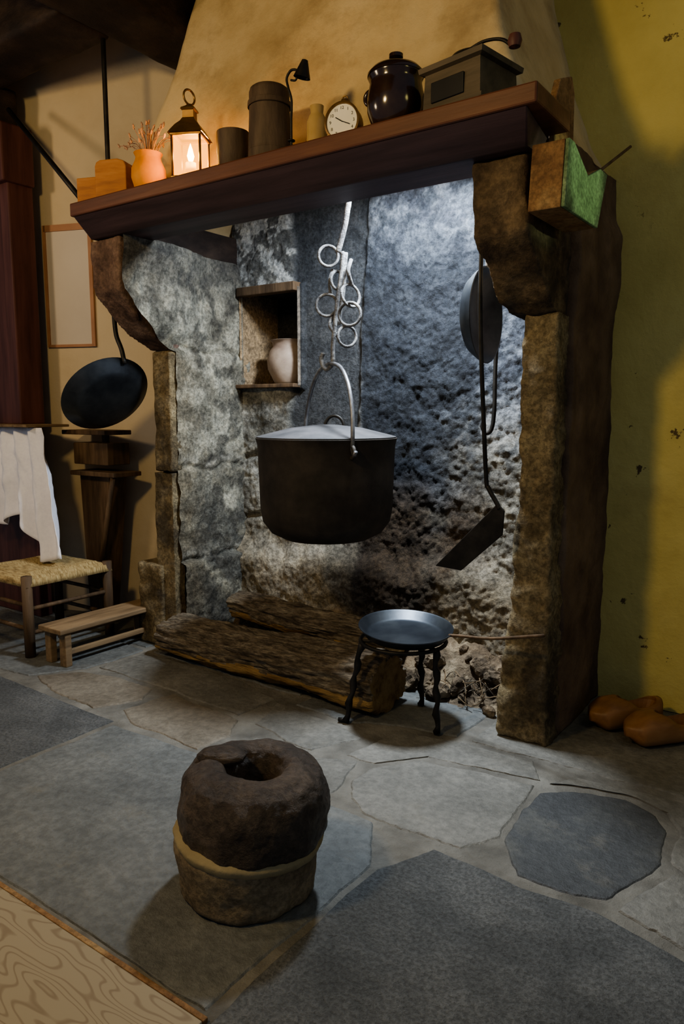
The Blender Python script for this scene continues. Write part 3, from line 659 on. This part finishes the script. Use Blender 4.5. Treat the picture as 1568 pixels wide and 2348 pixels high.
# ------------------------------------------------------------------ left: cabinet, cloth, stand, chair, bench, poster
g=empty('box_bed_cabinet')
box('panel',-4.85,-3.90,-.10,.02,1.13,2.52,'red',g,.006)
box('stile',-3.96,-3.875,-.13,.02,1.13,2.52,'red',g,.008)
box('stile_inner',-4.36,-4.26,-.13,.0,1.13,2.52,'red',g,.008)
box('cornice',-4.85,-3.85,-.17,.02,2.42,2.72,'red',g,.01)
box('base',-4.85,-3.90,-.06,.02,0,1.12,'red',g,.006)
g=empty('wall_shelf_ledge'); box('board',-4.85,-3.62,-.26,-.0,1.118,1.132,'woodh',g,.003)
def cl(u,v):
    x=-4.35+u*(.78+.20*v); z=1.115-v*(.50+.22*ss(.45,1,u)+.05*math.cos(u*16)*1.0)
    return (x,-.20-.035*math.sin(u*38+v*2)*(.35+.65*v)-.02*fbm(u*6,v*3,1)-.03*v,z)
o=grid('white_curtain',cl,120,30,'cloth'); s=o.modifiers.new('s','SOLIDIFY'); s.thickness=.002
g=empty('wooden_stand',(.09,.09,0))
box('top',-3.80,-3.42,-.08,.10,1.075,1.10,'wood',g,.004)
box('post_l',-3.55,-3.52,.0,.03,1.0,1.08,'wood',g,.003)
box('body',-3.74,-3.44,-.05,.10,.91,1.03,'wood',g,.005)
box('ledge',-3.74,-3.36,-.08,.11,.85,.875,'wood',g,.004)
prism('taper',[(-3.72,.85),(-3.46,.85),(-3.58,.0),(-3.68,.0)],'y',-.03,.09,'wood',g,.004)
tube('strut',[(-3.385,-.06,.86),(-3.54,-.06,.30)],.018,'wood',g,seg=4)
def LWp(s,z,off): q=a_w+dr*s+nn*off; return (q.x,q.y,z)
a_w=Vector((-2.85,.52,0))
g=empty('framed_poster')
def lwbox(name,s0,s1,z0,z1,o0,o1,m):
    v=[LWp(s,z,o) for z in (z0,z1) for o in (o0,o1) for s in (s0,s1)]
    o=new(name,v,[(0,1,3,2),(4,5,7,6),(0,1,5,4),(2,3,7,6),(0,2,6,4),(1,3,7,5)],m,g); return o
s0,s1=.86,1.16
lwbox('sheet',s0,s1,1.58,2.24,.004,.010,'paper')
for nm,q in (('frame_1',(s0-.008,s0+.014,1.57,2.25)),('frame_2',(s1-.01,s1+.008,1.57,2.25)),('frame_3',(s0,s1,1.57,1.585)),('frame_4',(s0,s1,2.215,2.25))):
    lwbox(nm,*q,.003,.018,'frame')
g=empty('rush_seat_chair',(-3.52,-.27,0))
def st(u,v):
    x=-.25+.5*u; y=-.25+.5*v
    e=min(u,1-u,v,1-v)
    z=.385+.025*ss(0,.15,e)-.02*(1-abs(2*u-1))*(1-abs(2*v-1))
    z+=.004*math.sin((max(abs(2*u-1),abs(2*v-1)))*60)
    if e<=0: z-=.03
    return (x,y,z)
o=grid('seat',st,60,60,'straw',g); sd=o.modifiers.new('s','SOLIDIFY'); sd.thickness=.025
for i,(x,y) in enumerate([(.225,-.235),(.225,.235),(-.23,-.235),(-.23,.235)]):
    tube('leg_%d'%i,[(x,y,0),(x,y,.405)],.026,'wood',g,seg=10)
for i,z in enumerate((.12,.24)):
    tube('rung_a%d'%i,[(.225,-.235,z),(.225,.235,z)],.011,'wood',g)
    tube('rung_b%d'%i,[(-.23,-.235,z+.02),(.225,-.235,z+.02)],.011,'wood',g)
    tube('rung_c%d'%i,[(-.23,.235,z),(.225,.235,z)],.011,'wood',g)
g=empty('low_wooden_bench',(.06,.03,0))
box('top',-3.24,-3.06,-.56,.10,.165,.19,'woodh',g,.005)
box('apron',-3.235,-3.22,-.46,.05,.10,.165,'woodh',g,.003)
for i,y in enumerate((-.53,.0)):
    box('leg_%d'%i,-3.12,-3.07,y,y+.035,0,.165,'woodh',g,.004)
    box('legb_%d'%i,-3.235,-3.19,y,y+.035,0,.165,'woodh',g,.004)
box('stretcher',-3.11,-3.09,-.50,.02,.05,.075,'woodh',g,.003)
# ------------------------------------------------------------------ lights
def area(name,loc,tgt,e,col,sx,sy):
    l=D.lights.new(name,'AREA'); l.shape='RECTANGLE'; l.size=sx; l.size_y=sy; l.energy=e; l.color=col
    o=D.objects.new(name,l); o.location=loc; d=Vector(tgt)-Vector(loc); o.rotation_euler=d.to_track_quat('-Z','Y').to_euler(); COL.objects.link(o); return o
def point(name,loc,e,col,r):
    l=D.lights.new(name,'POINT'); l.energy=e; l.color=col; l.shadow_soft_size=r
    o=D.objects.new(name,l); o.location=loc; COL.objects.link(o); return o
area('flue_light',(-1.50,.0,2.22),(-1.55,-.03,0),74,(.80,.90,1),.30,.14)
point('lantern_flame_light',(LX,LY,ZS+.10),30,(1,.46,.10),.02)
point('ceiling_bulb',(-1.70,-2.5,2.45),95,(1,.72,.32),.12)
point('room_fill_light',(-3.6,-2.0,2.3),42,(1,.76,.48),.15)  # unseen warm fill, raised to light the poster and left wall
point('right_fill_light',(1.0,-1.0,2.6),12,(1,.85,.30),.2)  # weak yellowish fill from the right, out of view
sp=D.lights.new('green_spot','SPOT'); sp.energy=60; sp.color=(.75,1,.6); sp.spot_size=math.radians(12); sp.spot_blend=.6; sp.shadow_soft_size=.03
o=D.objects.new('green_spot',sp); o.location=(1.0,-.25,2.0); o.rotation_euler=(Vector((-.78,-.17,1.90))-Vector(o.location)).to_track_quat('-Z','Y').to_euler(); COL.objects.link(o)
W=D.worlds.new('w'); SC.world=W; W.use_nodes=True; W.node_tree.nodes['Background'].inputs[0].default_value=(.52,.62,.78,1); W.node_tree.nodes['Background'].inputs[1].default_value=.26
# ------------------------------------------------------------------ camera
cam=D.cameras.new('camera'); co=D.objects.new('camera',cam); COL.objects.link(co)
cam.sensor_fit='VERTICAL'; cam.sensor_height=36; cam.sensor_width=24; cam.lens=36*1700/2348; cam.clip_start=.02
co.location=(0,-2.5,1.2); co.rotation_euler=(math.radians(90-7.7),0,math.radians(35.3))
SC.camera=co
SC.view_settings.view_transform='AgX'
SC.view_settings.look='AgX - Medium High Contrast'
